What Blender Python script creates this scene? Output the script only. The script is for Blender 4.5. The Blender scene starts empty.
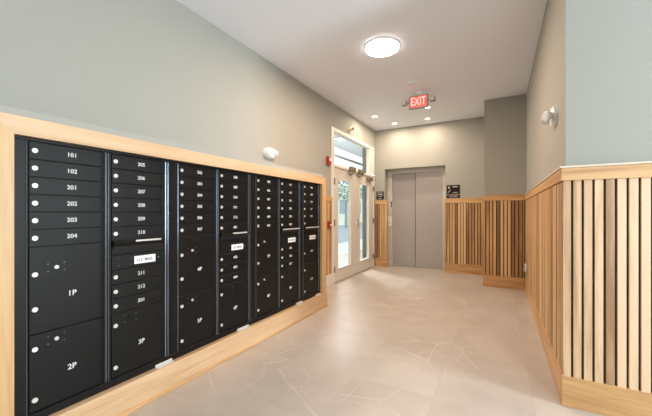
import bpy, bmesh, math, random
from mathutils import Vector, Matrix
random.seed(4)
PI = math.pi
S = bpy.context.scene
C = S.collection

# ---------------------------------------------------------------- camera, world, lights, exposure
cam_d = bpy.data.cameras.new('camera'); cam = bpy.data.objects.new('camera', cam_d); C.objects.link(cam)
cam_d.sensor_width = 36.0; cam_d.lens = 36.0 * 312.0 / 652.0
cam_d.shift_y = 5.1 / 652.0
cam_d.clip_start = 0.02; cam_d.clip_end = 300
cam.location = (0, 0, 1.28); cam.rotation_euler = (PI / 2, 0, math.radians(29.08))
S.camera = cam

w = bpy.data.worlds.new('sky'); S.world = w; w.use_nodes = True
wn = w.node_tree.nodes; wl = w.node_tree.links; wn.clear()
wo = wn.new('ShaderNodeOutputWorld'); wb = wn.new('ShaderNodeBackground')
wb.inputs[0].default_value = (0.84, 0.92, 1.0, 1); wb.inputs[1].default_value = 1.8
wl.new(wb.outputs[0], wo.inputs[0])

def area(name, loc, rot, sx, sy, power, col, spread=PI):
    l = bpy.data.lights.new(name, 'AREA'); l.shape = 'RECTANGLE'; l.size = sx; l.size_y = sy
    l.energy = power; l.color = col; l.spread = spread
    o = bpy.data.objects.new(name, l); C.objects.link(o); o.location = loc; o.rotation_euler = rot
    return o
DAY = (0.80, 0.945, 1.0)
# daylight coming in through the two windows of the lobby behind the camera
area('daylight_side', (4.72, 1.75, 1.6), (0, PI / 2, 0), 2.0, 1.1, 245, DAY)
area('daylight_rear', (3.0, -3.62, 1.6), (PI / 2, 0, 0), 3.0, 2.0, 112, DAY)

S.view_settings.view_transform = 'Standard'; S.view_settings.look = 'None'
S.view_settings.gamma = 1; S.view_settings.exposure = 0.2
S.view_settings.use_curve_mapping = False

# ---------------------------------------------------------------- helpers
class MB:
    """collects shapes in world coordinates"""
    def __init__(s): s.bm = bmesh.new()
    def box(s, x0, x1, y0, y1, z0, z1, bev=0.0, seg=1):
        v = [s.bm.verts.new((x, y, z)) for x in (x0, x1) for y in (y0, y1) for z in (z0, z1)]
        fs = []
        for q in ((0, 1, 3, 2), (4, 6, 7, 5), (0, 4, 5, 1), (2, 3, 7, 6), (0, 2, 6, 4), (1, 5, 7, 3)):
            fs.append(s.bm.faces.new([v[i] for i in q]))
        if bev:
            es = list({e for f in fs for e in f.edges})
            bmesh.ops.bevel(s.bm, geom=es, offset=bev, segments=seg, profile=0.5, affect='EDGES')
        return s
    def poly(s, pts, vec):
        """extrude polygon pts by vec"""
        vec = Vector(vec)
        a = [s.bm.verts.new(p) for p in pts]; b = [s.bm.verts.new(Vector(p) + vec) for p in pts]
        n = len(pts)
        s.bm.faces.new(a); s.bm.faces.new(b[::-1])
        for i in range(n): s.bm.faces.new([a[i], b[i], b[(i + 1) % n], a[(i + 1) % n]])
        return s
    def rev(s, c, axis, prof, seg=24, sy=1.0):
        """profile [(r, t)] turned about axis through c; first and last r may be 0"""
        c = Vector(c); ax = Vector(axis).normalized()
        u = ax.orthogonal().normalized()
        if abs(ax.z) < 0.9: u = Vector((0, 0, 1))
        u = (u - ax * u.dot(ax)).normalized()
        v = ax.cross(u)
        rings = []
        for r, t in prof:
            if r < 1e-6: rings.append([s.bm.verts.new(c + ax * t)])
            else: rings.append([s.bm.verts.new(c + ax * t + u * r * sy * math.cos(2 * PI * k / seg) + v * r * math.sin(2 * PI * k / seg)) for k in range(seg)])
        for a, b in zip(rings, rings[1:]):
            for k in range(seg):
                k2 = (k + 1) % seg
                if len(a) == 1 and len(b) > 1: s.bm.faces.new([a[0], b[k], b[k2]])
                elif len(b) == 1 and len(a) > 1: s.bm.faces.new([a[k], b[0], a[k2]])
                elif len(a) > 1: s.bm.faces.new([a[k], b[k], b[k2], a[k2]])
        return s
    def cyl(s, c, axis, r, d, seg=20): return s.rev(c, axis, [(0, 0), (r, 0), (r * 1.0, d * 0.8), (r * 0.88, d), (0, d)], seg)
    def tube(s, pts, r, seg=8):
        for a, b in zip(pts, pts[1:]):
            a = Vector(a); b = Vector(b); s.rev(a, b - a, [(0, 0), (r, 0), (r, (b - a).length), (0, (b - a).length)], seg)
        return s
    def text(s, txt, size, c, facing, depth=0.0006, ax='CENTER'):
        cu = bpy.data.curves.new('t', 'FONT'); cu.body = txt; cu.size = size; cu.extrude = depth
        cu.align_x = ax; cu.align_y = 'CENTER'; cu.resolution_u = 3; cu.offset = size * 0.012
        o = bpy.data.objects.new('t', cu); C.objects.link(o)
        bpy.context.view_layer.update()
        me = bpy.data.meshes.new_from_object(o.evaluated_get(bpy.context.evaluated_depsgraph_get()))
        rot = {'+x': Matrix.Rotation(PI / 2, 4, 'Z') @ Matrix.Rotation(PI / 2, 4, 'X'), '-y': Matrix.Rotation(PI / 2, 4, 'X')}[facing]
        me.transform(Matrix.Translation(c) @ rot)
        s.bm.from_mesh(me)
        bpy.data.objects.remove(o); bpy.data.curves.remove(cu); bpy.data.meshes.remove(me)
        return s
    def build(s, name, mat, parent=None, smooth=False):
        off = origin(parent)
        bmesh.ops.recalc_face_normals(s.bm, faces=s.bm.faces[:])
        bmesh.ops.translate(s.bm, verts=s.bm.verts[:], vec=-off)
        me = bpy.data.meshes.new(name); s.bm.to_mesh(me); s.bm.free()
        me.materials.append(mat)
        if smooth:
            for p in me.polygons: p.use_smooth = True
            try: me.set_sharp_from_angle(angle=math.radians(35))
            except Exception: pass
        o = bpy.data.objects.new(name, me); C.objects.link(o)
        if parent: o.parent = parent
        return o

def origin(o):
    v = Vector((0, 0, 0))
    while o is not None:
        v += o.location; o = o.parent
    return v

def thing(name, label, cat, loc, group=None):
    o = bpy.data.objects.new(name, None); C.objects.link(o); o.location = loc; o.empty_display_size = 0.1
    tag(o, label, cat, group); return o
def tag(o, label=None, cat=None, group=None, kind=None):
    if label: o['label'] = label
    if cat: o['category'] = cat
    if group: o['group'] = group
    if kind: o['kind'] = kind
    return o
def rebase(o, loc):
    """put the origin of a top-level mesh at loc"""
    d = Vector(loc) - o.location
    o.data.transform(Matrix.Translation(-d)); o.location = loc
    return o
def struct(name, mb, mat, label, cat='room'):
    o = mb.build(name, mat); return tag(o, label, cat, kind='structure')
def struct_root(name, label, cat, loc):
    o = thing(name, label, cat, loc); o['kind'] = 'structure'; return o

# ---------------------------------------------------------------- materials
def nt(name):
    m = bpy.data.materials.new(name); m.use_nodes = True
    n = m.node_tree.nodes; l = m.node_tree.links
    return m, n, l, n['Principled BSDF']
def plain(name, col, rough=0.5, metal=0.0, bump=0.0, bscale=300, coat=0.0, spec=0.5):
    m, n, l, p = nt(name)
    p.inputs['Base Color'].default_value = (*col, 1); p.inputs['Roughness'].default_value = rough
    p.inputs['Metallic'].default_value = metal; p.inputs['Coat Weight'].default_value = coat
    p.inputs['Specular IOR Level'].default_value = spec
    tc = n.new('ShaderNodeTexCoord'); nz = n.new('ShaderNodeTexNoise'); nz.inputs['Scale'].default_value = bscale
    l.new(tc.outputs['Object'], nz.inputs['Vector'])
    mx = n.new('ShaderNodeMix'); mx.data_type = 'RGBA'; mx.inputs[6].default_value = (*[c * 0.96 for c in col], 1); mx.inputs[7].default_value = (*[min(1, c * 1.04) for c in col], 1)
    l.new(nz.outputs['Fac'], mx.inputs[0]); l.new(mx.outputs[2], p.inputs['Base Color'])
    if bump:
        b = n.new('ShaderNodeBump'); b.inputs['Strength'].default_value = bump; b.inputs['Distance'].default_value = 0.002
        l.new(nz.outputs['Fac'], b.inputs['Height']); l.new(b.outputs[0], p.inputs['Normal'])
    return m
def emit(name, col, strength, base=(0.8, 0.8, 0.8)):
    m, n, l, p = nt(name)
    p.inputs['Base Color'].default_value = (*base, 1)
    p.inputs['Emission Color'].default_value = (*col, 1); p.inputs['Emission Strength'].default_value = strength
    return m
def wood(name, grain, light, mid, dark, rough=0.42, island=0.0, cell=None):
    """grain: axis index along which the grain runs; island: how strongly each board differs"""
    m, n, l, p = nt(name)
    tc = n.new('ShaderNodeTexCoord'); mp = n.new('ShaderNodeMapping')
    geo = n.new('ShaderNodeNewGeometry')
    sc = [14.0, 14.0, 14.0]; sc[grain] = 0.9
    mp.inputs['Scale'].default_value = sc
    l.new(tc.outputs['Object'], mp.inputs['Vector'])
    off = n.new('ShaderNodeVectorMath'); off.operation = 'ADD'
    mul = n.new('ShaderNodeMath'); mul.operation = 'MULTIPLY'; mul.inputs[1].default_value = 57.0
    l.new(geo.outputs['Random Per Island'], mul.inputs[0])
    cmb = n.new('ShaderNodeCombineXYZ')
    for i in range(3): l.new(mul.outputs[0], cmb.inputs[i])
    l.new(mp.outputs[0], off.inputs[0]); l.new(cmb.outputs[0], off.inputs[1])
    n1 = n.new('ShaderNodeTexNoise'); n1.inputs['Scale'].default_value = 1.0; n1.inputs['Detail'].default_value = 3; n1.inputs['Distortion'].default_value = 0.8
    l.new(off.outputs[0], n1.inputs['Vector'])
    n2 = n.new('ShaderNodeTexNoise'); n2.inputs['Scale'].default_value = 6.0; n2.inputs['Detail'].default_value = 2
    l.new(off.outputs[0], n2.inputs['Vector'])
    ad = n.new('ShaderNodeMath'); ad.operation = 'MULTIPLY_ADD'; ad.inputs[1].default_value = 0.30; ad.inputs[2].default_value = -0.15
    l.new(n2.outputs['Fac'], ad.inputs[0])
    a2 = n.new('ShaderNodeMath'); a2.operation = 'ADD'; l.new(n1.outputs['Fac'], a2.inputs[0]); l.new(ad.outputs[0], a2.inputs[1])
    isl = n.new('ShaderNodeMath'); isl.operation = 'MULTIPLY_ADD'; isl.inputs[1].default_value = island; isl.inputs[2].default_value = -island / 2
    l.new(geo.outputs['Random Per Island'], isl.inputs[0])
    a3 = n.new('ShaderNodeMath'); a3.operation = 'ADD'; l.new(a2.outputs[0], a3.inputs[0]); l.new(isl.outputs[0], a3.inputs[1])
    r = n.new('ShaderNodeValToRGB'); e = r.color_ramp.elements
    e[0].position = 0.22; e[0].color = (*light, 1); e[1].position = 0.85; e[1].color = (*dark, 1)
    k = r.color_ramp.elements.new(0.52); k.color = (*mid, 1)
    l.new(a3.outputs[0], r.inputs[0]); l.new(r.outputs[0], p.inputs['Base Color'])
    p.inputs['Roughness'].default_value = rough
    b = n.new('ShaderNodeBump'); b.inputs['Strength'].default_value = 0.08; b.inputs['Distance'].default_value = 0.002
    l.new(n2.outputs['Fac'], b.inputs['Height']); l.new(b.outputs[0], p.inputs['Normal'])
    return m
def glass(name, tint=(0.95, 0.98, 0.97)):
    m, n, l, p = nt(name)
    n.remove(p)
    tr = n.new('ShaderNodeBsdfTransparent'); tr.inputs[0].default_value = (*tint, 1)
    gl = n.new('ShaderNodeBsdfGlossy'); gl.inputs['Roughness'].default_value = 0.02
    fr = n.new('ShaderNodeFresnel'); fr.inputs[0].default_value = 1.45
    gm = n.new('ShaderNodeNewGeometry'); iv = n.new('ShaderNodeMath'); iv.operation = 'SUBTRACT'; iv.inputs[0].default_value = 1.0
    l.new(gm.outputs['Backfacing'], iv.inputs[1])
    fm = n.new('ShaderNodeMath'); fm.operation = 'MULTIPLY'; l.new(fr.outputs[0], fm.inputs[0]); l.new(iv.outputs[0], fm.inputs[1])
    mx = n.new('ShaderNodeMixShader'); l.new(fm.outputs[0], mx.inputs[0]); l.new(tr.outputs[0], mx.inputs[1]); l.new(gl.outputs[0], mx.inputs[2])
    l.new(mx.outputs[0], n['Material Output'].inputs[0])
    return m
def tiles():
    m, n, l, p = nt('floor_tile')
    tc = n.new('ShaderNodeTexCoord'); mp = n.new('ShaderNodeMapping')
    # tile width .6 in X, length 1.2 in Y: turn so bricks run along Y
    mp.inputs['Rotation'].default_value = (0, 0, PI / 2); mp.inputs['Location'].default_value = (-2.25 + 0.0, -0.40, 0)
    mp.vector_type = 'POINT'
    l.new(tc.outputs['Object'], mp.inputs['Vector'])
    sep = n.new('ShaderNodeSeparateXYZ'); l.new(tc.outputs['Object'], sep.inputs[0])
    cb = n.new('ShaderNodeCombineXYZ')
    sx = n.new('ShaderNodeMath'); sx.operation = 'ADD'; sx.inputs[1].default_value = -2.25 + 12.0; l.new(sep.outputs[1], sx.inputs[0])
    sy = n.new('ShaderNodeMath'); sy.operation = 'ADD'; sy.inputs[1].default_value = 0.40 + 12.0; l.new(sep.outputs[0], sy.inputs[0])
    l.new(sx.outputs[0], cb.inputs[0]); l.new(sy.outputs[0], cb.inputs[1])
    br = n.new('ShaderNodeTexBrick'); br.offset = 0.5; br.inputs['Scale'].default_value = 1.0
    br.inputs['Mortar Size'].default_value = 0.0022; br.inputs['Mortar Smooth'].default_value = 0.3
    br.inputs['Brick Width'].default_value = 1.2; br.inputs['Row Height'].default_value = 0.6
    br.inputs['Color1'].default_value = (0.0, 0.0, 0.0, 1); br.inputs['Color2'].default_value = (1, 1, 1, 1); br.inputs['Mortar'].default_value = (0.5, 0.5, 0.5, 1)
    l.new(cb.outputs[0], br.inputs['Vector'])
    # per tile offset of the marble pattern
    vm = n.new('ShaderNodeVectorMath'); vm.operation = 'MULTIPLY_ADD'; vm.inputs[1].default_value = (7, 7, 7)
    l.new(br.outputs['Color'], vm.inputs[0]); l.new(tc.outputs['Object'], vm.inputs[2])
    nz = n.new('ShaderNodeTexNoise'); nz.inputs['Scale'].default_value = 2.2; nz.inputs['Detail'].default_value = 6; nz.inputs['Distortion'].default_value = 0.6
    l.new(vm.outputs[0], nz.inputs['Vector'])
    ramp = n.new('ShaderNodeValToRGB'); e = ramp.color_ramp.elements
    e[0].position = 0.3; e[0].color = (0.405, 0.352, 0.308, 1); e[1].position = 0.72; e[1].color = (0.50, 0.44, 0.388, 1)
    l.new(nz.outputs['Fac'], ramp.inputs[0])
    prev = ramp.outputs[0]
    for scl, dist, wdt, amt in ((1.1, 0.08, 0.007, 0.75), (2.1, 0.10, 0.010, 0.5)):
        wz = n.new('ShaderNodeTexNoise'); wz.inputs['Scale'].default_value = 1.8; l.new(vm.outputs[0], wz.inputs['Vector'])
        wa = n.new('ShaderNodeVectorMath'); wa.operation = 'MULTIPLY_ADD'; wa.inputs[1].default_value = (dist,) * 3
        l.new(wz.outputs['Color'], wa.inputs[0]); l.new(vm.outputs[0], wa.inputs[2])
        vo = n.new('ShaderNodeTexVoronoi'); vo.feature = 'DISTANCE_TO_EDGE'; vo.inputs['Scale'].default_value = scl
        l.new(wa.outputs[0], vo.inputs['Vector'])
        mr = n.new('ShaderNodeMapRange'); mr.inputs[1].default_value = 0.0; mr.inputs[2].default_value = wdt; mr.inputs[3].default_value = amt; mr.inputs[4].default_value = 0.0
        l.new(vo.outputs['Distance'], mr.inputs[0])
        mk = n.new('ShaderNodeTexNoise'); mk.inputs['Scale'].default_value = 1.3; l.new(vm.outputs[0], mk.inputs['Vector'])
        mk2 = n.new('ShaderNodeMapRange'); mk2.inputs[1].default_value = 0.47; mk2.inputs[2].default_value = 0.62; l.new(mk.outputs['Fac'], mk2.inputs[0])
        ml = n.new('ShaderNodeMath'); ml.operation = 'MULTIPLY'; l.new(mr.outputs[0], ml.inputs[0]); l.new(mk2.outputs[0], ml.inputs[1])
        mx = n.new('ShaderNodeMix'); mx.data_type = 'RGBA'; mx.inputs[7].default_value = (0.66, 0.60, 0.53, 1)
        l.new(ml.outputs[0], mx.inputs[0]); l.new(prev, mx.inputs[6]); prev = mx.outputs[2]
    mx = n.new('ShaderNodeMix'); mx.data_type = 'RGBA'; mx.inputs[7].default_value = (0.40, 0.35, 0.30, 1)
    l.new(br.outputs['Fac'], mx.inputs[0]); l.new(prev, mx.inputs[6])
    l.new(mx.outputs[2], p.inputs['Base Color'])
    p.inputs['Roughness'].default_value = 0.34; p.inputs['Specular IOR Level'].default_value = 0.45
    b = n.new('ShaderNodeBump'); b.inputs['Strength'].default_value = 0.2; b.inputs['Distance'].default_value = 0.001; b.invert = True
    l.new(br.outputs['Fac'], b.inputs['Height']); l.new(b.outputs[0], p.inputs['Normal'])
    return m

M = {}
M['wall'] = plain('wall_paint', (0.37, 0.366, 0.33), 0.75, bump=0.05, bscale=220)
M['wall_out'] = plain('outer_wall', (0.45, 0.44, 0.42), 0.8)
M['ceiling'] = plain('ceiling_paint', (0.84, 0.87, 0.95), 0.85, bump=0.04, bscale=200)
M['floor'] = tiles()
M['white'] = plain('white_plastic', (0.80, 0.80, 0.78), 0.35)
M['cream'] = plain('cream_door_paint', (0.66, 0.60, 0.53), 0.4)
M['trimwhite'] = plain('white_trim_paint', (0.74, 0.70, 0.64), 0.45)
M['black'] = plain('black_powder_coat', (0.006, 0.0055, 0.0055), 0.36, bump=0.3, bscale=600, spec=0.2)
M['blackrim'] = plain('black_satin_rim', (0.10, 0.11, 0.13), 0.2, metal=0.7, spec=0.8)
M['rivet'] = plain('dark_rivet_steel', (0.16, 0.16, 0.16), 0.3, metal=0.7)
M['pier'] = plain('dark_grey_pier', (0.17, 0.16, 0.15), 0.7)
M['hole'] = plain('dark_void', (0.004, 0.004, 0.004), 0.8)
M['lock'] = plain('nickel_lock', (0.66, 0.65, 0.63), 0.32, metal=0.4)
M['chrome'] = plain('satin_chrome', (0.62, 0.60, 0.57), 0.28, metal=0.9)
M['steel'] = plain('brushed_steel', (0.42, 0.385, 0.365), 0.42, metal=0.25, bscale=80)
M['steel_frame'] = plain('painted_steel_frame', (0.57, 0.53, 0.48), 0.45, metal=0.1)
M['lettering'] = plain('white_lettering', (0.70, 0.70, 0.70), 0.5)
M['label'] = plain('white_label', (0.82, 0.83, 0.84), 0.4)
M['black_ink'] = plain('black_ink', (0.03, 0.03, 0.03), 0.5)
M['red'] = plain('red_plastic', (0.34, 0.025, 0.02), 0.35)
M['sign'] = plain('dark_sign_plastic', (0.012, 0.009, 0.008), 0.6, spec=0.2)
M['signink'] = plain('pale_sign_lettering', (0.70, 0.66, 0.56), 0.5)
M['bronze'] = plain('bronze_metal', (0.30, 0.22, 0.14), 0.4, metal=0.6)
M['brass'] = plain('brass_metal', (0.62, 0.45, 0.22), 0.3, metal=0.9)
M['grey'] = plain('grey_plastic', (0.30, 0.28, 0.26), 0.45)
M['moulding'] = plain('pale_moulding', (0.72, 0.64, 0.53), 0.4)
M['darkback'] = plain('dark_backing_felt', (0.06, 0.042, 0.026), 0.9)
L1, L2, L3 = (0.72, 0.52, 0.33), (0.56, 0.37, 0.205), (0.40, 0.235, 0.12)
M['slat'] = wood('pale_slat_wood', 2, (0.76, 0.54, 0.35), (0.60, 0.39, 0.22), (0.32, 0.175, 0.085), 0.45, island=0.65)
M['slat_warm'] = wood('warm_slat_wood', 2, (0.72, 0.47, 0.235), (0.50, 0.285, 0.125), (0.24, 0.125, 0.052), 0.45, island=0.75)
for i, a in enumerate('xyz'):
    M['rail_' + a] = wood('honey_wood_' + a, i, (0.72, 0.45, 0.22), (0.58, 0.33, 0.14), (0.34, 0.165, 0.06), 0.4, island=0.1)
    M['maple_' + a] = wood('maple_wood_' + a, i, (0.67, 0.47, 0.295), (0.60, 0.395, 0.23), (0.46, 0.27, 0.135), 0.42, island=0.08)
M['stile'] = wood('deep_maple_wood', 2, (0.66, 0.44, 0.23), (0.58, 0.36, 0.17), (0.42, 0.23, 0.10), 0.42, island=0.08)
M['glass'] = glass('clear_glass')
M['lens'] = emit('lit_ceiling_lens', (1.0, 0.93, 0.82), 9.0)
M['can'] = emit('lit_downlight_lens', (1.0, 0.90, 0.74), 30.0)
M['vestlamp'] = emit('lit_panel', (0.9, 0.95, 1.0), 1.6)

# ---------------------------------------------------------------- key dimensions
XL, XR, YB, YC, YF, H = -2.64, 0.39, 7.20, 6.17, 2.63, 3.27
XM = -2.12                                   # face of the mailbox doors
XE, YE = 4.8, -3.7                           # lobby behind the camera

# ---------------------------------------------------------------- the room
struct('floor', MB().box(-4.3, XE + 0.1, YE - 0.1, 11.2, -0.1, 0), M['floor'], 'beige marble-look floor tiles with pale veins through the whole lobby', 'floor')
struct('ceiling', MB().box(-4.35, XE + 0.1, YE - 0.1, 11.2, H, H + 0.1), M['ceiling'], 'smooth pale grey painted ceiling', 'ceiling')
# left wall with the entrance opening (4.93..7.09, to 2.84)
wlft = MB().box(XL - 0.12, XL, YE, 4.94, 0, H).box(XL - 0.12, XL, 4.94, 7.08, 2.835, H).box(XL - 0.12, XL, 7.08, YB + 0.4, 0, H)
struct('wall_left', wlft, M['wall'], 'painted left wall above the mailboxes, grey-green near and tan towards the entrance', 'wall')
# projecting bay the mailboxes are built into
bay = MB().box(XL, XM - 0.035, -0.62, 0.60, 0, 1.815).box(XL, XM - 0.035, 3.67, 3.78, 0, 1.815).box(XL, XM - 0.035, 0.60, 3.67, 1.68, 1.815).box(XL, XM - 0.035, 0.60, 3.67, 0.0, 0.18).box(XL, XL + 0.06, 0.60, 3.67, 0.18, 1.68)
struct('wall_left_bay', bay, M['wall'], 'projecting painted wall bay behind the wooden mailbox surround', 'wall')
# back wall with the lift recess (-2.40..-1.03, to 2.325)
RX0, RX1, RZ, RY = -2.40, -1.03, 2.325, 7.46
wbk = MB().box(XL, RX0, YB, YB + 0.4, 0, H).box(RX1, XR + 0.1, YB, YB + 0.4, 0, H).box(RX0, RX1, YB, YB + 0.4, RZ, H)
struct('wall_back', wbk, M['wall'], 'tan painted back wall around the lift doors', 'wall')
struct('wall_column', MB().box(-0.235, XR, YC, YB, 0, H), M['wall'], 'brownish projecting wall section right of the lift wall, nearer the camera', 'wall')
struct('wall_right', MB().box(XR, XR + 0.12, YF + 0.12, YB + 0.4, 0, H), M['wall'], 'tan painted right wall of the corridor above the wooden panel', 'wall')
struct('wall_front', MB().box(XR, XE, YF, YF + 0.12, 0, H), M['wall'], 'pale grey-green painted wall facing the lobby at far right', 'wall')
# lobby behind the camera, with two windows
WZ0, WZ1 = 0.5, 2.7
wr = MB().box(XE, XE + 0.1, YE, YF + 0.12, 0, WZ0).box(XE, XE + 0.1, YE, YF + 0.12, WZ1, H).box(XE, XE + 0.1, 2.35, YF + 0.12, WZ0, WZ1).box(XE, XE + 0.1, YE, 1.15, WZ0, WZ1)
struct('wall_lobby_side', wr, M['wall'], 'painted lobby wall with a wide window, behind the camera', 'wall')
wr = MB().box(XL - 0.12, XE + 0.1, YE - 0.1, YE, 0, WZ0).box(XL - 0.12, XE + 0.1, YE - 0.1, YE, WZ1, H).box(XL - 0.12, 1.4, YE - 0.1, YE, WZ0, WZ1).box(4.6, XE + 0.1, YE - 0.1, YE, WZ0, WZ1)
struct('wall_lobby_rear', wr, M['wall'], 'painted lobby wall with a wide window, behind the camera', 'wall')
def window(name, x0, x1, y0, y1, z0, z1, axis, label):
    r = struct_root(name, label, 'window', ((x0 + x1) / 2, (y0 + y1) / 2, z0))
    f = MB()
    if axis == 'x':
        n = 1
        for i in range(n + 1):
            y = y0 + (y1 - y0 - 0.05) * i / n; f.box(x0, x1, y, y + 0.05, z0, z1)
        f.box(x0, x1, y0, y1, z0, z0 + 0.05).box(x0, x1, y0, y1, z1 - 0.05, z1)
        g = MB().box((x0 + x1) / 2 - 0.004, (x0 + x1) / 2 + 0.004, y0, y1, z0, z1)
    else:
        n = 4
        for i in range(n + 1):
            x = x0 + (x1 - x0 - 0.05) * i / n; f.box(x, x + 0.05, y0, y1, z0, z1)
        f.box(x0, x1, y0, y1, z0, z0 + 0.05).box(x0, x1, y0, y1, z1 - 0.05, z1)
        g = MB().box(x0, x1, (y0 + y1) / 2 - 0.004, (y0 + y1) / 2 + 0.004, z0, z1)
    f.build('window_frame', M['trimwhite'], r); g.build('window_pane', M['glass'], r)
    return r
window('window_2', XE + 0.02, XE + 0.08, 1.15, 2.35, WZ0, WZ1, 'x', 'wide lobby window on the right, behind the camera')
window('window_3', 1.4, 4.6, YE - 0.08, YE - 0.02, WZ0, WZ1, 'y', 'wide lobby window behind the camera')

# ---------------------------------------------------------------- entrance: frame, transom, two leaves
fr = struct_root('trim_1', 'cream painted frame around the glazed double entrance door', 'door frame', (XL, 6.0, 0))
X0, X1 = XL - 0.10, XL + 0.018
MB().box(X0, X1, 4.93, 5.035, 0, 2.84, 0.004).build('jamb', M['trimwhite'], fr)
MB().box(X0, X1, 7.065, 7.10, 0, 2.84, 0.004).box(X0 + 0.03, X1 - 0.012, 6.80, 7.065, 2.17, 2.84, 0.003).build('jamb', M['trimwhite'], fr)
MB().box(X0, X1, 5.035, 7.065, 2.775, 2.84, 0.004).build('head', M['trimwhite'], fr)
MB().box(X0, X1 - 0.004, 5.035, 7.065, 2.125, 2.175, 0.004).build('transom_bar', M['trimwhite'], fr)
MB().box(X0, X1 + 0.03, 5.035, 7.065, 0, 0.012, 0.003).build('threshold', M['chrome'], fr)
t = struct_root('window_1', 'wide glass transom above the entrance doors showing a lit ceiling beyond', 'window', (XL - 0.04, 5.9, 2.175))
MB().box(XL - 0.055, XL - 0.045, 5.035, 6.82, 2.175, 2.775).build('window_pane', M['glass'], t)
def leaf(name, label, y0, y1, g0, g1, hinge_y, lever_y):
    r = struct_root(name, label, 'door', (XL - 0.02, (y0 + y1) / 2, 0))
    a, b = XL - 0.05, XL - 0.004
    f = MB()
    f.box(a, b, y0, g0, 0.015, 2.12).box(a, b, g1, y1, 0.015, 2.12).box(a, b, g0, g1, 0.015, 0.23).box(a, b, g0, g1, 1.925, 2.12)
    f.build('door_frame', M['cream'], r)
    f = MB()
    for (p, q, s, u) in ((g0, g0 + 0.018, 0.23, 1.925), (g1 - 0.018, g1, 0.23, 1.925), (g0, g1, 0.23, 0.248), (g0, g1, 1.907, 1.925)):
        f.box(a - 0.006, b + 0.008, p, q, s, u, 0.003)
    f.build('glazing_bead', M['trimwhite'], r)
    MB().box(XL - 0.032, XL - 0.024, g0 + 0.01, g1 - 0.01, 0.24, 1.915).build('glass_pane', M['glass'], r)
    for z in (0.25, 1.10, 1.86):
        MB().rev((XL + 0.024, hinge_y, z - 0.06), (0, 0, 1), [(0, 0), (0.009, 0), (0.009, 0.12), (0, 0.12)], 10).box(XL + 0.0, XL + 0.021, hinge_y - 0.022, hinge_y + 0.022, z - 0.055, z + 0.055, 0.002).build('hinge', M['bronze'], r)
    if lever_y:
        h = MB().box(XL - 0.004, XL + 0.006, lever_y - 0.03, lever_y + 0.03, 0.98, 1.15, 0.003)
        h.rev((XL + 0.006, lever_y, 1.07), (1, 0, 0), [(0, 0), (0.014, 0), (0.012, 0.05), (0, 0.05)], 12)
        h.box(XL + 0.046, XL + 0.064, lever_y - 0.01, lever_y + 0.13, 1.058, 1.082, 0.006, 2)
        h.build('lever_handle', M['chrome'], r)
    return r
leaf('door_1', 'left leaf of the glazed double entrance door, nearer the mailboxes', 5.045, 6.045, 5.20, 5.80, 5.035, None)
leaf('door_2', 'right leaf of the glazed double entrance door, with the lever handle', 6.055, 7.055, 6.25, 6.80, 7.062, 6.16)
def door_box(y0, y1, z0, z1, label):
    r = thing('magnetic_lock', label, 'door lock', (XL + 0.018, (y0 + y1) / 2, z0), None)
    MB().box(XL + 0.014, XL + 0.075, y0, y1, z0, z1, 0.008, 2).build('housing', M['bronze'], r)
    MB().box(XL + 0.014, XL + 0.05, y0 + 0.02, y1 - 0.02, z0 - 0.05, z0 - 0.002, 0.004).build('armature_plate', M['chrome'], r)
door_box(5.66, 5.90, 2.12, 2.21, 'bronze lock box above the left glass door, nearer the mailboxes')
door_box(6.10, 6.34, 2.12, 2.21, 'bronze lock box above the right glass door, just past the meeting line')
r = thing('door_closer', 'bronze door closer with folded arm at the top right of the entrance doors', 'door closer', (XL, 6.8, 2.05))
MB().box(XL - 0.004, XL + 0.06, 6.62, 6.93, 2.03, 2.10, 0.008, 2).build('closer_body', M['bronze'], r)
MB().tube([(XL + 0.045, 6.86, 2.10), (XL + 0.045, 6.86, 2.13), (XL + 0.16, 6.74, 2.135), (XL + 0.02, 6.58, 2.15)], 0.008).build('closer_arm', M['chrome'], r)

# beyond the glass: entrance porch, pavement, street
struct('wall_porch_pier', MB().box(-2.86, XL - 0.125, 6.93, 7.3, 0, H), M['pier'], 'dark grey pier seen through the right edge of the entrance glass', 'wall')
struct('wall_porch_end', MB().box(-4.3, XL - 0.12, 4.2, 4.3, 0, H).box(-4.3, XL - 0.12, 11.1, 11.2, 0, H).box(XL - 0.12, XL, YB + 0.4, 11.2, 0, H), M['wall'], 'pale end walls of the entrance porch', 'wall')
sf = struct_root('window_4', 'glazed porch front beyond the entrance doors, with a grey horizontal bar', 'window', (-4.3, 7.7, 0))
f = MB().box(-4.33, -4.27, 4.3, 11.1, 2.98, 3.04)
for y in (4.3, 6.1, 7.9, 11.05): f.box(-4.33, -4.27, y, y + 0.05, 0, H)
f.build('window_frame', M['grey'], sf)
MB().box(-4.305, -4.297, 4.3, 11.1, 0.05, H - 0.05).build('window_pane', M['glass'], sf)
lp = thing('porch_ceiling_light', 'square flush light on the ceiling beyond the transom glass', 'ceiling light', (-3.7, 7.42, H))
MB().box(-3.81, -3.59, 7.25, 7.59, H - 0.03, H, 0.004).build('light_frame', M['white'], lp)
MB().box(-3.79, -3.61, 7.27, 7.57, H - 0.036, H - 0.031).build('diffuser', M['vestlamp'], lp)
_l = bpy.data.lights.new('lamp', 'AREA'); _l.size = 0.4; _l.energy = 150; _l.color = (0.95, 0.97, 1.0)
_o = bpy.data.objects.new('lamp', _l); C.objects.link(_o); _o.parent = lp; _o.location = (0, 0, -0.05)
M['paving'] = plain('pale_concrete', (0.78, 0.77, 0.74), 0.8, bscale=8)
M['asphalt'] = plain('asphalt', (0.40, 0.42, 0.45), 0.85, bscale=20)
M['stucco'] = plain('pale_stucco', (0.80, 0.76, 0.66), 0.8, bscale=6)
M['leaf'] = plain('green_leaves', (0.34, 0.42, 0.33), 0.7, bscale=3)
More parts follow.
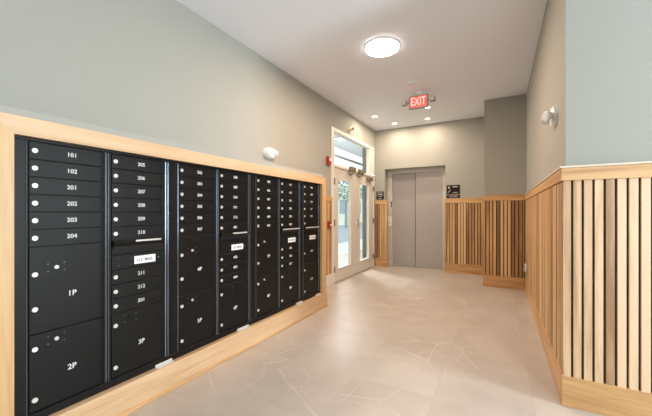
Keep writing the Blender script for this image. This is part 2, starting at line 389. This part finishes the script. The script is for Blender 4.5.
M['bark'] = plain('bark', (0.40, 0.36, 0.32), 0.9, bscale=30)
M['winglass'] = plain('bluish_window', (0.25, 0.33, 0.38), 0.1)
struct('ground', MB().box(-60, -4.36, -10, 60, -0.5, -0.12).box(-6.0, -4.36, -10, 40, -0.12, -0.02), M['paving'], 'pale concrete pavement outside the entrance', 'pavement')
struct('street', MB().box(-16, -6.02, -10, 60, -0.119, -0.10), M['asphalt'], 'grey street outside the entrance', 'street')
hb = thing('pale_building', 'pale building with bluish windows across the street, seen through the door glass', 'building', (-19, 30, -0.12))
MB().box(-24, -19, 5, 55, -0.12, 5.0).build('facade', M['stucco'], hb)
for k in range(9):
    for z in (1.2, ):
        MB().box(-19.02, -18.95, 8 + k * 5, 10.4 + k * 5, z, z + 1.9).build('window', M['winglass'], hb)
for i, (x, y, s) in enumerate(((-12.8, 27.0, 1.0), (-12.6, 34.0, 1.15))):
    tr = thing('street_tree', ['round green street tree seen through the left door glass', 'round green street tree seen through the right door glass'][i], 'tree', (x, y, -0.1), 'street trees outside')
    MB().rev((x, y, -0.1), (0, 0, 1), [(0, 0), (0.16, 0), (0.10, 2.6), (0, 2.6)], 10).build('trunk', M['bark'], tr)
    b = MB(); rn = random.Random(i)
    for k in range(420):
        a = rn.uniform(0, 2 * PI); ph = math.acos(rn.uniform(-1, 1)); rr = 1.7 * s * rn.uniform(0.55, 1)
        c = Vector((x + rr * math.sin(ph) * math.cos(a), y + rr * math.sin(ph) * math.sin(a), 3.6 + rr * math.cos(ph) * 0.8))
        q = Matrix.Rotation(rn.uniform(0, 6), 3, 'Z') @ Matrix.Rotation(rn.uniform(0, 6), 3, 'X')
        vs = [b.bm.verts.new(c + q @ Vector(v) * 0.3) for v in ((-.5, 0, 0), (0, -.35, .05), (.6, 0, 0), (0, .35, .05))]
        b.bm.faces.new(vs)
    b.build('foliage', M['leaf'], tr)

# ---------------------------------------------------------------- lift
ef = struct_root('trim_2', 'beige metal frame set back around the lift doors', 'door frame', (-1.7, RY - 0.05, 0))
MB().box(RX0, -2.285, RY - 0.03, RY + 0.10, 0, RZ, 0.002).build('jamb', M['steel_frame'], ef)
MB().box(-1.12, RX1, RY - 0.03, RY + 0.10, 0, RZ, 0.002).build('jamb', M['steel_frame'], ef)
MB().box(-2.285, -1.12, RY - 0.03, RY + 0.10, 2.235, RZ, 0.002).build('head', M['steel_frame'], ef)
MB().box(-2.285, -1.12, RY - 0.02, RY + 0.10, -0.002, 0.008).build('sill', M['chrome'], ef)
struct('door_3', MB().box(-2.285, -1.712, RY + 0.055, RY + 0.08, 0.01, 2.235, 0.002), M['steel'], 'left grey metal panel of the lift door', 'lift door')
_d4 = struct('door_4', MB().box(-1.73, -1.12, RY + 0.005, RY + 0.03, 0.01, 2.235, 0.002), M['steel'], 'right grey metal panel of the lift door, overlapping the left', 'lift door')
MB().box(-1.738, -1.7305, RY + 0.006, RY + 0.03, 0.012, 2.233).build('seam_shade', M['blackrim'], _d4)  # added dark strip, stands in for the shade at the panel seam
struct('wall_lift_shaft', MB().box(RX0 - 0.1, RX1 + 0.1, YB + 0.4, YB + 0.5, 0, H), M['hole'], 'dark lift shaft behind the lift doors', 'wall')
cp = thing('lift_call_panel', 'small metal lift call panel with round button on the left door jamb', 'call panel', (-2.35, RY - 0.03, 0.96))
MB().box(-2.385, -2.300, RY - 0.045, RY - 0.03, 0.965, 1.195, 0.004).build('plate', M['white'], cp)
MB().cyl((-2.355, RY - 0.042, 1.04), (0, -1, 0), 0.017, 0.006, 16).build('button', M['grey'], cp)
MB().cyl((-2.355, RY - 0.042, 1.12), (0, -1, 0), 0.012, 0.003, 16).build('key_switch', M['sign'], cp)
li = thing('lift_floor_marker', 'small dark raised floor marker on the edge of the lift doorway', 'marker', (-2.3, RY - 0.03, 1.5))
MB().box(-2.315, -2.287, RY - 0.038, RY - 0.03, 1.50, 1.56, 0.003).build('number_plate', M['sign'], li)
MB().box(-2.312, -2.290, RY - 0.038, RY - 0.03, 1.43, 1.475, 0.003).build('braille_plate', M['sign'], li)

# ---------------------------------------------------------------- slatted wooden wainscots
ZB, ZS, ZC = 0.20, 1.495, 1.59
def slats_x(mb, x0, x1, yb, yf):
    x = x0; i = 0
    while x + 0.0415 <= x1 + 0.004:
        mb.box(x, min(x + 0.0415, x1), yf, yb, ZB - 0.002, ZS + 0.002, 0.0012); x += 0.0545
    if x1 - x > 0.01: mb.box(x, x1, yf, yb, ZB - 0.002, ZS + 0.002, 0.0012)
def slats_y(mb, y0, y1, xb, xf):
    y = y0
    while y + 0.0415 <= y1 + 0.004:
        mb.box(min(xb, xf), max(xb, xf), y, min(y + 0.0415, y1), ZB - 0.002, ZS + 0.002, 0.0012); y += 0.0545
# lobby face, far right of the photo
t = thing('slatted_wall_panel', 'pale slatted wooden wall panel facing the lobby at the right edge, dark gaps between slats', 'wall panel', (1.8, YF, 0))
MB().box(XR, 3.6, YF - 0.032, YF, ZB, ZS).build('backing', M['darkback'], t)
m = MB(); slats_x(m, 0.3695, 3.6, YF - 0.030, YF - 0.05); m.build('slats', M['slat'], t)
MB().box(0.358, 3.62, YF - 0.062, YF, ZS, ZC - 0.012, 0.002).build('cap_rail', M['rail_x'], t)
MB().box(0.350, 3.62, YF - 0.070, YF, ZC - 0.012, ZC, 0.002).build('cap_moulding', M['moulding'], t)
MB().box(0.361, 3.62, YF - 0.056, YF, 0, ZB, 0.002).build('base_board', M['rail_x'], t)
# corridor right wall
t = thing('slatted_wall_panel', 'long slatted wooden panel along the right corridor wall, seen edge-on', 'wall panel', (XR, 4.4, 0))
MB().box(XR - 0.006, XR, YF, YC, ZB, ZS).build('backing', M['darkback'], t)
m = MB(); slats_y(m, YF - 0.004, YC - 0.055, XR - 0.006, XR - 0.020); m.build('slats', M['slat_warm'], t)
MB().box(XR - 0.030, XR, YF, YC - 0.05, ZS, ZC - 0.012, 0.002).build('cap_rail', M['rail_y'], t)
MB().box(XR - 0.038, XR, YF, YC - 0.06, ZC - 0.012, ZC, 0.002).build('cap_moulding', M['moulding'], t)
MB().box(XR - 0.028, XR, YF, YC - 0.045, 0, ZB, 0.002).build('base_board', M['rail_y'], t)
# projecting column
t = thing('slatted_wall_panel', 'brown slatted wooden panel on the projecting wall section, next to the right corridor wall', 'wall panel', (0.1, YC, 0))
MB().box(-0.235, XR - 0.03, YC - 0.010, YC, ZB, ZS).build('backing', M['darkback'], t)
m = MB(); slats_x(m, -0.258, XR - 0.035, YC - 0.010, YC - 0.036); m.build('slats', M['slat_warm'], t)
MB().box(-0.262, XR - 0.031, YC - 0.048, YC, ZS, ZC, 0.002).box(-0.262, -0.236, YC, YB - 0.05, ZS, ZC, 0.002).build('cap_rail', M['rail_x'], t)
MB().box(-0.258, XR - 0.031, YC - 0.042, YC, 0, ZB - 0.004, 0.002).box(-0.258, -0.236, YC, YB - 0.05, 0, ZB - 0.004).build('base_board', M['rail_x'], t)
# back wall right of the lift
t = thing('slatted_wall_panel', 'slatted wooden panel on the back wall right of the lift doors', 'wall panel', (-0.65, YB, 0))
MB().box(-1.03, -0.236, YB - 0.010, YB, ZB, ZS).build('backing', M['darkback'], t)
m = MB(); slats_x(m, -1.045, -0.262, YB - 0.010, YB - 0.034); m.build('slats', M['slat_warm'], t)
MB().box(-1.048, -0.264, YB - 0.044, YB, ZS, ZC, 0.002).build('cap_rail', M['rail_x'], t)
MB().box(-1.046, -0.260, YB - 0.040, YB, 0, ZB, 0.002).build('base_board', M['rail_x'], t)
# back wall left of the lift
t = thing('slatted_wall_panel', 'narrow slatted wooden panel between the entrance doors and the lift', 'wall panel', (-2.5, YB, 0))
MB().box(XL + 0.02, RX0, YB - 0.010, YB, ZB, ZS - 0.01).build('backing', M['darkback'], t)
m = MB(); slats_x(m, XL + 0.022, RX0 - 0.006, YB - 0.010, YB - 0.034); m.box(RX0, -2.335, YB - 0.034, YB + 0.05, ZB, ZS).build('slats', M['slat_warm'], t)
MB().box(XL + 0.02, -2.320, YB - 0.044, YB - 0.0, ZS, ZC - 0.01, 0.002).box(RX0, -2.320, YB, YB + 0.05, ZS, ZC - 0.01, 0.002).build('cap_rail', M['rail_x'], t)
MB().box(XL + 0.02, -2.325, YB - 0.040, YB, 0, ZB, 0.002).box(RX0, -2.325, YB, YB + 0.05, 0, ZB, 0.002).build('base_board', M['rail_x'], t)
# left wall between mailboxes and entrance
t = thing('slatted_wall_panel', 'narrow slatted wooden strip between the mailboxes and the entrance door frame', 'wall panel', (XL, 4.4, 0))
MB().box(XL, XL + 0.008, 3.79, 4.925, ZB, ZS).build('backing', M['darkback'], t)
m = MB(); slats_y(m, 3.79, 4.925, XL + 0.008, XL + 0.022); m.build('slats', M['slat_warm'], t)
MB().box(XL, XL + 0.034, 3.79, 4.925, ZS, ZC - 0.02, 0.002).build('cap_rail', M['rail_y'], t)
MB().box(XL, XL + 0.030, 3.79, 4.925, 0, ZB, 0.002).build('base_board', M['trimwhite'], t)

# ---------------------------------------------------------------- wooden surround of the mailboxes
t = thing('wooden_mailbox_surround', 'pale wooden frame surrounding the black mailboxes on the left wall', 'mailbox surround', (XM, 2.15, 0))
xf, xb = XM + 0.030, XM - 0.034
def miter(pts): return MB().poly([(xb, y, z) for y, z in pts], (xf - xb, 0, 0))
yo0, yi0, yi1, yo1, zo, zi, zb = 0.505, 0.597, 3.655, 3.765, 1.765, 1.672, 0.188
miter([(yo0, zo), (yo1, zo), (yi1, zi), (yi0, zi)]).build('top_rail', M['maple_y'], t)
miter([(yo0, 0.19), (yo0, zo), (yi0, zi), (yi0, 0.19)]).build('side_stile', M['stile'], t)
miter([(yi1, 0.19), (yi1, zi), (yo1, zo), (yo1, 0.19)]).build('side_stile', M['stile'], t)
MB().box(xb, XM + 0.045, -0.4, yo1 + 0.01, 0.0, zb, 0.003).build('base_board', M['maple_y'], t)
MB().box(XM + 0.045, XM + 0.056, -0.4, yo1 + 0.01, 0.0, 0.022, 0.003).build('shoe_moulding', M['rail_y'], t)

# ---------------------------------------------------------------- mailbox units
P = 0.0915; T0 = 1.652; G = 0.0022
def disc_lock(mb, y, z, r=0.0128, d=0.006): mb.cyl((XM, y, z), (1, 0, 0), r, d, 20)
def door(parent, y0, y1, z0, z1, label=None):
    b = MB().box(XM - 0.012, XM, y0 + G, y1 - G, z0 + G, z1 - G, 0.0015)
    # folded lip on the hinge side
    n = 8; yc = y1 - G - 0.006
    pts = [(XM - 0.001 + 0.006 * math.sin(PI * k / n), yc - 0.006 * math.cos(PI * k / n), z0 + G) for k in range(n + 1)]
    b.poly(pts, (0, 0, z1 - z0 - 2 * G))
    o = b.build('mailbox_door', M['black'], parent)
    return o
def lock(door_o, y, z):
    m = MB(); disc_lock(m, y, z)
    k = m.build('lock', M['lock'], door_o, smooth=True)
def keyhole(door_o, y, z, silver=True):
    m = MB().rev((XM, y, z), (1, 0, 0), [(0, 0), (0.010, 0), (0.010, 0.008), (0.006, 0.008), (0.006, 0.001), (0, 0.001)], 14)
    m.build('key_barrel', M['lock'] if silver else M['hole'], door_o, smooth=True)
    for dy in (-0.036, 0.036):
        for dz in (-0.02, 0.02): MB().cyl((XM, y + dy, z + dz), (1, 0, 0), 0.0036, 0.003, 8).build('rivet', M['rivet'], door_o)
def number(door_o, txt, y, z, s=0.033):
    MB().text(txt, s, (XM + 0.001, y, z - 0.002), '+x').build('number', M['lettering'], door_o)
def letterbox(parent, y0, y1, k_top, txt):
    d = door(parent, y0, y1, k_top - P, k_top)
    lock(d, y0 + 0.024, k_top - 0.5 * P)
    if txt: number(d, txt, y0 + 0.187, k_top - 0.5 * P + 0.003)
def parcel(parent, y0, y1, z0, z1, txt, tall=True, silver=True):
    d = door(parent, y0, y1, z0, z1)
    if tall:
        lock(d, y0 + 0.024, z1 - 0.145 if z1 > 0.8 else z1 - 0.078); lock(d, y0 + 0.024, z0 + 0.13 if z1 > 0.8 else z0 + 0.06)
        keyhole(d, y0 + 0.115, z1 - 0.117 if z1 > 0.8 else z1 - 0.05, silver)
        number(d, txt, y0 + 0.187, (z0 + z1) / 2 - (0.045 if z1 > 0.8 else 0.03), 0.042)
    else:
        lock(d, y0 + 0.024, z0 + (0.13 if z0 > 0.5 else 0.06)); number(d, txt, y0 + 0.19, z0 + (0.148 if z0 > 0.5 else 0.19), 0.040)
    return d
def slot(parent, y0, y1, wide):
    z = T0 - 6 * P
    s = MB().poly([(XM - 0.012, y0 + 0.004, z), (XM - 0.012, y0 + 0.004, z - 0.034), (XM + 0.006, y0 + 0.004, z - 0.034), (XM + 0.026, y0 + 0.004, z - 0.006), (XM + 0.026, y0 + 0.004, z)], (0, y1 - y0 - 0.008, 0))
    o = s.build('mail_slot_hood', M['black'], parent)
    MB().box(XM + 0.026, XM + 0.0285, y0 + (0.01 if wide else 0.135), y1 - 0.035 + (0.03 if wide else 0), z - 0.011, z + 0.001, 0.0008).build('slot_lip_glint', M['lock'], o)  # light strip along part of the hood edge, painting in its reflection
    MB().box(XM - 0.011, XM + 0.005, y0 + 0.012, y1 - 0.012, z - 0.05, z - 0.036).build('slot_opening', M['hole'], o)
def outgoing(parent, y0, y1, z0, z1):
    MB().box(XM - 0.012, XM, y0 + G, y1 - G, z1 + G, T0 - 6 * P - 0.04, 0.0015).build('slot_panel', M['black'], parent)
    d = door(parent, y0, y1, z0, z1)
    zc = (z0 + z1) / 2; 
    m = MB().rev((XM, y0 + 0.082, zc), (1, 0, 0), [(0, 0), (0.011, 0), (0.011, 0.002), (0, 0.002)], 14); m.build('key_hole', M['hole'], d)
    for dy in (-0.036, 0.036):
        for dz in (-0.022, 0.022): MB().cyl((XM, y0 + 0.082 + dy, zc + dz), (1, 0, 0), 0.0036, 0.003, 8).build('rivet', M['rivet'], d)
    MB().cyl((XM, y1 - 0.04, zc + 0.004), (1, 0, 0), 0.004, 0.003, 8).build('rivet', M['chrome'], d)
    l = MB().box(XM, XM + 0.0015, y0 + 0.14, y0 + 0.285, zc - 0.026, zc + 0.026, 0.0005).build('paper_label', M['label'], d)
    # lettering lies on the label (same door)
    MB().text('U.S. MAIL', 0.027, (XM + 0.0022, y0 + 0.2125, zc - 0.002), '+x', 0.0004).build('label_lettering', M['black_ink'], d)
def cabinet(label, ya, yb, cols):
    r = thing('mailbox_unit', label, 'mailbox', (XM - 0.03, (ya + yb) / 2, 0.188), 'black wall mailboxes')
    fr = MB().box(XM - 0.40, XM - 0.014, ya, yb, 0.190, 1.672)
    fr.build('cabinet_body', M['black'], r)
    m = MB()
    m.box(XM - 0.014, XM + 0.002, ya, yb, T0 + 0.003, 1.671, 0.002).box(XM - 0.014, XM + 0.002, ya, yb, 0.191, 0.236, 0.002)
    def post(a, b):
        if b - a > 0.004: m.box(XM - 0.014, XM - 0.001, a, b, 0.236, T0 + 0.003, 0.001)
    prev = ya
    for a, b in cols: post(prev, a - 0.001); prev = b + 0.001
    post(prev, yb)
    m.build('front_frame', M['black'], r)
    # rounded vertical beads on the frame
    def bead(y, rad):
        n = 8; pts = [(XM - 0.002 + rad * 1.3 * math.sin(PI * k / n), y - rad * math.cos(PI * k / n), 0.24) for k in range(n + 1)]
        MB().poly(pts, (0, 0, T0 - 0.24)).build('frame_bead', M['blackrim'], r)
    bead(cols[0][0] - 0.008, 0.004)
    for i, (a, b) in enumerate(cols):
        bead(b + 0.014, 0.007)
        if i == len(cols) - 1: bead(min(yb - 0.008, b + 0.034), 0.005)
        else: bead(b + 0.030, 0.004)
    return r
COL = [(0.660, 1.006), (1.052, 1.398), (1.522, 1.868), (1.912, 2.258), (2.384, 2.730), (2.778, 3.124), (3.240, 3.586)]
ZP = T0 - 11 * P; ZE = 0.243
def stack(r, c, nums, lower):
    a, b = COL[c]
    for k in range(6): letterbox(r, a, b, T0 - k * P, nums[k])
    if lower[0] == 'parcels':
        parcel(r, a, b, ZP, T0 - 6 * P, lower[1]); parcel(r, a, b, ZE, ZP, lower[2])
    else:
        zt = T0 - 7 * P
        slot(r, a, b, c >= 5); outgoing(r, a, b, zt - P, zt + 0.003)
        if lower[0] == 'mail':
            for k in range(3): letterbox(r, a, b, zt - (k + 1) * P, lower[1][k])
            parcel(r, a, b, ZE, ZP, lower[2], silver=False)
        else:
            parcel(r, a, b, ZP, zt - P, lower[1], tall=False)
            d = parcel(r, a, b, ZE, ZP, lower[2], tall=False); lock(d, a + 0.024, ZP - 0.078)
u = cabinet('black mailbox unit numbered 101 to 301, leftmost and nearest the camera', 0.600, 1.462, COL[0:2])
stack(u, 0, ['101', '102', '201', '202', '203', '204'], ('parcels', '1P', '2P'))
stack(u, 1, ['205', '206', '207', '208', '209', '210'], ('mail', ['211', '212', '301'], '3P'))
u = cabinet('black mailbox unit numbered 302 to 404, second from the left', 1.464, 2.322, COL[2:4])
stack(u, 2, ['302', '303', '304', '305', '306', '307'], ('parcels', '4P', '5P'))
stack(u, 3, ['308', '309', '310', '311', '312', '401'], ('mail', ['402', '403', '404'], '6P'))
u = cabinet('black mailbox unit numbered 405 to 507, third from the left', 2.324, 3.186, COL[4:6])
stack(u, 4, ['405', '406', '407', '408', '409', '410'], ('parcels', '7P', '8P'))
stack(u, 5, ['411', '412', '501', '502', '503', '504'], ('mail', ['505', '506', '507'], '9P'))
u = cabinet('narrow black single-column mailbox unit, rightmost and nearest the entrance', 3.188, 3.652, COL[6:7])
stack(u, 6, ['508', '509', '510', '511', '512', None], ('single', '10P', '11P'))
for y0, y1, lb in ((1.335, 1.465, 'white clip on the sill below the gap between the first two mailbox units'), (2.12, 2.27, 'white clip on the sill below mailbox column six parcel door'),
               (3.07, 3.20, 'white clip on the sill below the gap before the last mailbox unit'), (3.52, 3.64, 'white clip on the sill at the right end of the mailboxes')):
    if lb.startswith('white clip on the sill below mailbox'): lb = 'white clip on the sill below the second mailbox unit, near its right edge'
    t = thing('sill_clip', lb, 'clip', (XM + 0.02, (y0 + y1) / 2, 0.188), 'white sill clips')
    MB().box(XM + 0.002, XM + 0.028, y0, y1, 0.188, 0.191, 0.001).box(XM + 0.002, XM + 0.005, y0, y1, 0.188, 0.208, 0.001).build('bracket', M['lock'], t)
    for q in (0.2, 0.5, 0.8): MB().cyl((XM + 0.004, y0 + (y1 - y0) * q, 0.199), (1, 0, 0), 0.003, 0.002, 8).build('screw_head', M['chrome'], t)

# ---------------------------------------------------------------- things on walls
def emergency_light(label, c, n, wide=0.085, sy=1.0):
    """c on the wall, n outward (+1 / -1 along x)"""
    x, y, z = c
    t = thing('emergency_light', label, 'emergency light', c)
    MB().rev(c, (n, 0, 0), [(0, 0), (wide, 0), (wide * 0.98, 0.02), (wide * 0.8, 0.05 if wide > 0.1 else 0.034), (0, 0.056 if wide > 0.1 else 0.038)], 32, sy=sy).build('base_plate', M['white'], t, smooth=True)
    for s in (-1, 1):
        hy = y + s * 0.075
        d = Vector((n * 0.75, s * 0.45, -0.12)).normalized()
        h = MB().rev(Vector((x + n * 0.038, hy - s * 0.02, z)), d, [(0, -0.01), (0.022, -0.005), (0.036, 0.02), (0.038, 0.042), (0.034, 0.044), (0, 0.038)], 20).build('lamp_head', M['white'], t, smooth=True)
        MB().rev(Vector((x + n * 0.038, hy - s * 0.02, z)) + d * 0.039, d, [(0, 0), (0.029, 0), (0.022, 0.006), (0, 0.008)], 16).build('lens', M['label'], h, smooth=True)
    return t
emergency_light('white twin-head emergency light on the left wall above the mailboxes', (XL, 3.22, 2.065), 1, 0.135, 0.55)
emergency_light('white twin-head emergency light on the right wall above the wooden panel', (XR, 3.05, 2.045), -1)
t = thing('fire_alarm_strobe', 'red fire alarm strobe on the left wall beside the door frame top', 'fire alarm', (XL, 4.80, 2.12))
MB().box(XL, XL + 0.05, 4.745, 4.855, 2.12, 2.27, 0.008, 2).build('housing', M['red'], t)
MB().box(XL + 0.05, XL + 0.075, 4.775, 4.825, 2.185, 2.245, 0.006, 2).build('strobe_lens', M['label'], t)
t = thing('fire_alarm_pull_station', 'red fire alarm pull station on the slatted strip beside the entrance', 'fire alarm', (XL + 0.022, 4.80, 1.0))
MB().box(XL + 0.022, XL + 0.06, 4.76, 4.85, 1.02, 1.14, 0.006, 2).build('housing', M['red'], t)
MB().box(XL + 0.06, XL + 0.07, 4.775, 4.835, 1.06, 1.085, 0.004).build('pull_handle', M['white'], t)
t = thing('sprinkler_head', 'small brass sidewall sprinkler above the entrance door frame', 'sprinkler', (XL, 5.77, 2.98))
MB().rev((XL, 5.77, 2.98), (1, 0, 0), [(0, 0), (0.045, 0), (0.04, 0.008), (0.015, 0.012), (0.013, 0.05), (0, 0.05)], 16).build('escutcheon', M['brass'], t)
MB().box(XL + 0.05, XL + 0.09, 5.765, 5.775, 2.955, 3.005, 0.002).box(XL + 0.085, XL + 0.092, 5.735, 5.805, 2.97, 3.012, 0.002).build('deflector', M['brass'], t)
t = thing('wall_outlet', 'white wall device on the wooden panel at the far end of the right wall', 'outlet', (XR - 0.022, 5.9, 0.4))
MB().box(XR - 0.045, XR - 0.020, 5.78, 5.86, 0.36, 0.48, 0.003).build('cover_plate', M['white'], t)
MB().box(XR - 0.048, XR - 0.044, 5.80, 5.84, 0.385, 0.415, 0.001).box(XR - 0.048, XR - 0.044, 5.80, 5.84, 0.425, 0.455, 0.001).build('socket', M['grey'], t)
# lift signs
t = thing('lift_fire_sign', 'square dark fire notice with stairs and flame symbols right of the lift', 'sign', (-0.87, YB, 1.60))
xa, xb2, za, zb2 = -1.005, -0.735, 1.605, 1.885
MB().box(xa, xb2, YB - 0.006, YB, za, zb2, 0.002).build('plate', M['sign'], t)
yy = YB - 0.0063
m = MB()
def sx(a): return xa + (xb2 - xa) * a
def sz(a): return za + (zb2 - za) * a
def seg(m, a, b, wdt=0.008):
    a = Vector((sx(a[0]), yy, sz(a[1]))); b = Vector((sx(b[0]), yy, sz(b[1])))
    d = (b - a).normalized(); nn = Vector((-d.z, 0, d.x)) * wdt / 2
    m.poly([a + nn, b + nn, b - nn, a - nn], (0, -0.0006, 0))
# border, stairs, running figure, flames
st = [(.08, .42), (.16, .42), (.16, .52), (.24, .52), (.24, .62), (.32, .62)]
for a, b in zip(st, st[1:]): seg(m, a, b)
for a, b in (((.12, .88), (.26, .74)), ((.12, .74), (.26, .88)), ((.17, .9), (.2, .7)), ((.44, .84), (.86, .84)), ((.44, .9), (.74, .9)), ((.46, .36), (.60, .46)), ((.60, .46), (.70, .36)), ((.70, .36), (.84, .46))): seg(m, a, b)
m.build('pictogram', M['signink'], t)
m = MB(); m.text('IN CASE OF FIRE', 0.032, (sx(.5), yy, sz(.24)), '-y', 0.0004); m.text('USE STAIRS', 0.034, (sx(.5), yy, sz(.11)), '-y', 0.0004)
m.build('lettering', M['signink'], t)
t = thing('lift_notice_sign', 'small dark notice sign above the narrow panel left of the lift', 'sign', (-2.51, YB, 1.6))
xa, xb2, za, zb2 = -2.605, -2.42, 1.605, 1.80
MB().box(xa, xb2, YB - 0.006, YB, za, zb2, 0.002).build('plate', M['sign'], t)
m = MB(); m.text('STAIR', 0.036, (sx(.5), yy, sz(.14)), '-y', 0.0004)
for k in range(24):
    a = 2 * PI * k / 24; b = 2 * PI * (k + 1) / 24
    seg(m, (.5 + .4 * math.cos(a), .58 + .22 * math.sin(a)), (.5 + .4 * math.cos(b), .58 + .22 * math.sin(b)), 0.006)
seg(m, (.28, .60), (.72, .60), 0.02); seg(m, (.15, .90), (.45, .90), 0.01); seg(m, (.6, .90), (.85, .90), 0.01)
m.build('lettering', M['signink'], t)

# ---------------------------------------------------------------- ceiling
def point(name, loc, power, col, rad, spot=None):
    l = bpy.data.lights.new(name, 'AREA'); l.shape = 'DISK'; l.size = rad * 2; l.energy = power; l.color = col
    if spot: l.spread = math.radians(spot)
    o = bpy.data.objects.new(name, l); C.objects.link(o); o.location = loc
    return o
WARM = (1.0, 0.78, 0.56)
def disc_light(x, y, label, power):
    t = thing('ceiling_disc_light', label, 'ceiling light', (x, y, H))
    MB().rev((x, y, H), (0, 0, -1), [(0, 0), (0.205, 0), (0.205, 0.014), (0.198, 0.016), (0.195, 0.014), (0, 0.014)], 48).build('rim', M['white'], t, smooth=True)
    MB().rev((x, y, H - 0.0145), (0, 0, -1), [(0, 0), (0.197, 0), (0.195, 0.016), (0.17, 0.026), (0, 0.030)], 48).build('diffuser', M['lens'], t, smooth=True)
    l = point('lamp', (x, y, H - 0.055), power, (1.0, 0.73, 0.53), 0.19); l.parent = t; l.location = (0, 0, -0.055)
disc_light(-1.225, 3.58, 'large round lit ceiling light in front of the exit sign', 58)
disc_light(1.6, -0.6, 'large round lit ceiling light in the lobby behind the camera', 40)
def can(x, y, label, power=10):
    t = thing('recessed_downlight', label, 'ceiling light', (x, y, H), 'recessed downlights by the lift')
    MB().rev((x, y, H), (0, 0, -1), [(0.045, 0.0), (0.065, 0.0), (0.065, 0.004), (0.048, 0.008), (0.044, 0.003)], 24).build('trim_ring', M['white'], t, smooth=True)
    MB().rev((x, y, H), (0, 0, -1), [(0, 0.0005), (0.046, 0.0005), (0.046, 0.003), (0, 0.004)], 20).build('lens', M['can'], t)
    l = point('lamp', (x, y, H - 0.02), power, (1.0, 0.80, 0.60), 0.05); l.parent = t; l.location = (0, 0, -0.02)
can(-2.253, 6.109, 'recessed ceiling downlight nearest the top of the entrance doors')
can(-2.038, 6.795, 'recessed ceiling downlight in the row by the back wall, on the left')
can(-1.325, 6.781, 'recessed ceiling downlight in the row by the back wall, on the right')
can(-1.182, 6.045, 'recessed ceiling downlight just behind the exit sign')
t = thing('smoke_detector', 'small round white smoke detector on the ceiling near the exit sign', 'smoke detector', (-1.162, 4.777, H))
MB().rev((-1.162, 4.777, H), (0, 0, -1), [(0, 0), (0.062, 0), (0.062, 0.012), (0, 0.012)], 28).build('base', M['white'], t, smooth=True)
MB().rev((-1.162, 4.777, H - 0.012), (0, 0, -1), [(0, 0), (0.052, 0), (0.050, 0.022), (0.034, 0.032), (0, 0.034)], 28).build('sensor_cap', M['white'], t, smooth=True)
# exit sign
ye = 5.157
t = thing('exit_sign', 'red lit EXIT sign with two emergency lamp heads hanging from the ceiling', 'exit sign', (-1.155, ye + 0.03, H))
MB().box(-1.23, -1.08, ye, ye + 0.06, H - 0.035, H, 0.004).rev((-1.155, ye + 0.03, H - 0.035), (0, 0, -1), [(0, 0), (0.02, 0), (0.02, 0.05), (0, 0.05)], 12).build('canopy', M['white'], t)
MB().box(-1.31, -1.0, ye + 0.004, ye + 0.055, 2.985, 3.20, 0.012, 2).build('housing', M['grey'], t)
M['exitred'] = emit('exit_red_panel', (1.0, 0.16, 0.12), 0.5, (0.5, 0.08, 0.06))
M['exitlet'] = emit('exit_lit_letters', (1.0, 0.42, 0.36), 1.0, (0.9, 0.4, 0.4))
MB().box(-1.29, -1.02, ye - 0.001, ye + 0.004, 3.003, 3.182, 0.001).build('face_panel', M['exitred'], t)
m = MB(); m.text('EXIT', 0.165, (-1.155, ye - 0.002, 3.092), '-y', 0.001)
bmesh.ops.scale(m.bm, vec=(0.72, 1, 1.12), verts=m.bm.verts[:], space=Matrix.Translation((1.155, 0, -3.092)))
m.build('exit_lettering', M['exitlet'], t)
for s in (-1, 1):
    hx = -1.155 + s * 0.225
    MB().tube([(-1.155 + s * 0.15, ye + 0.03, 3.10), (hx, ye + 0.03, 3.10)], 0.012).build('lamp_arm', M['grey'], t)
    h = MB().box(hx - 0.04, hx + 0.04, ye - 0.03, ye + 0.05, 3.06, 3.14, 0.010, 2).build('lamp_head', M['grey'], t)
    MB().box(hx - 0.03, hx + 0.03, ye - 0.034, ye - 0.030, 3.07, 3.13, 0.003).build('lens', M['steel_frame'], h)
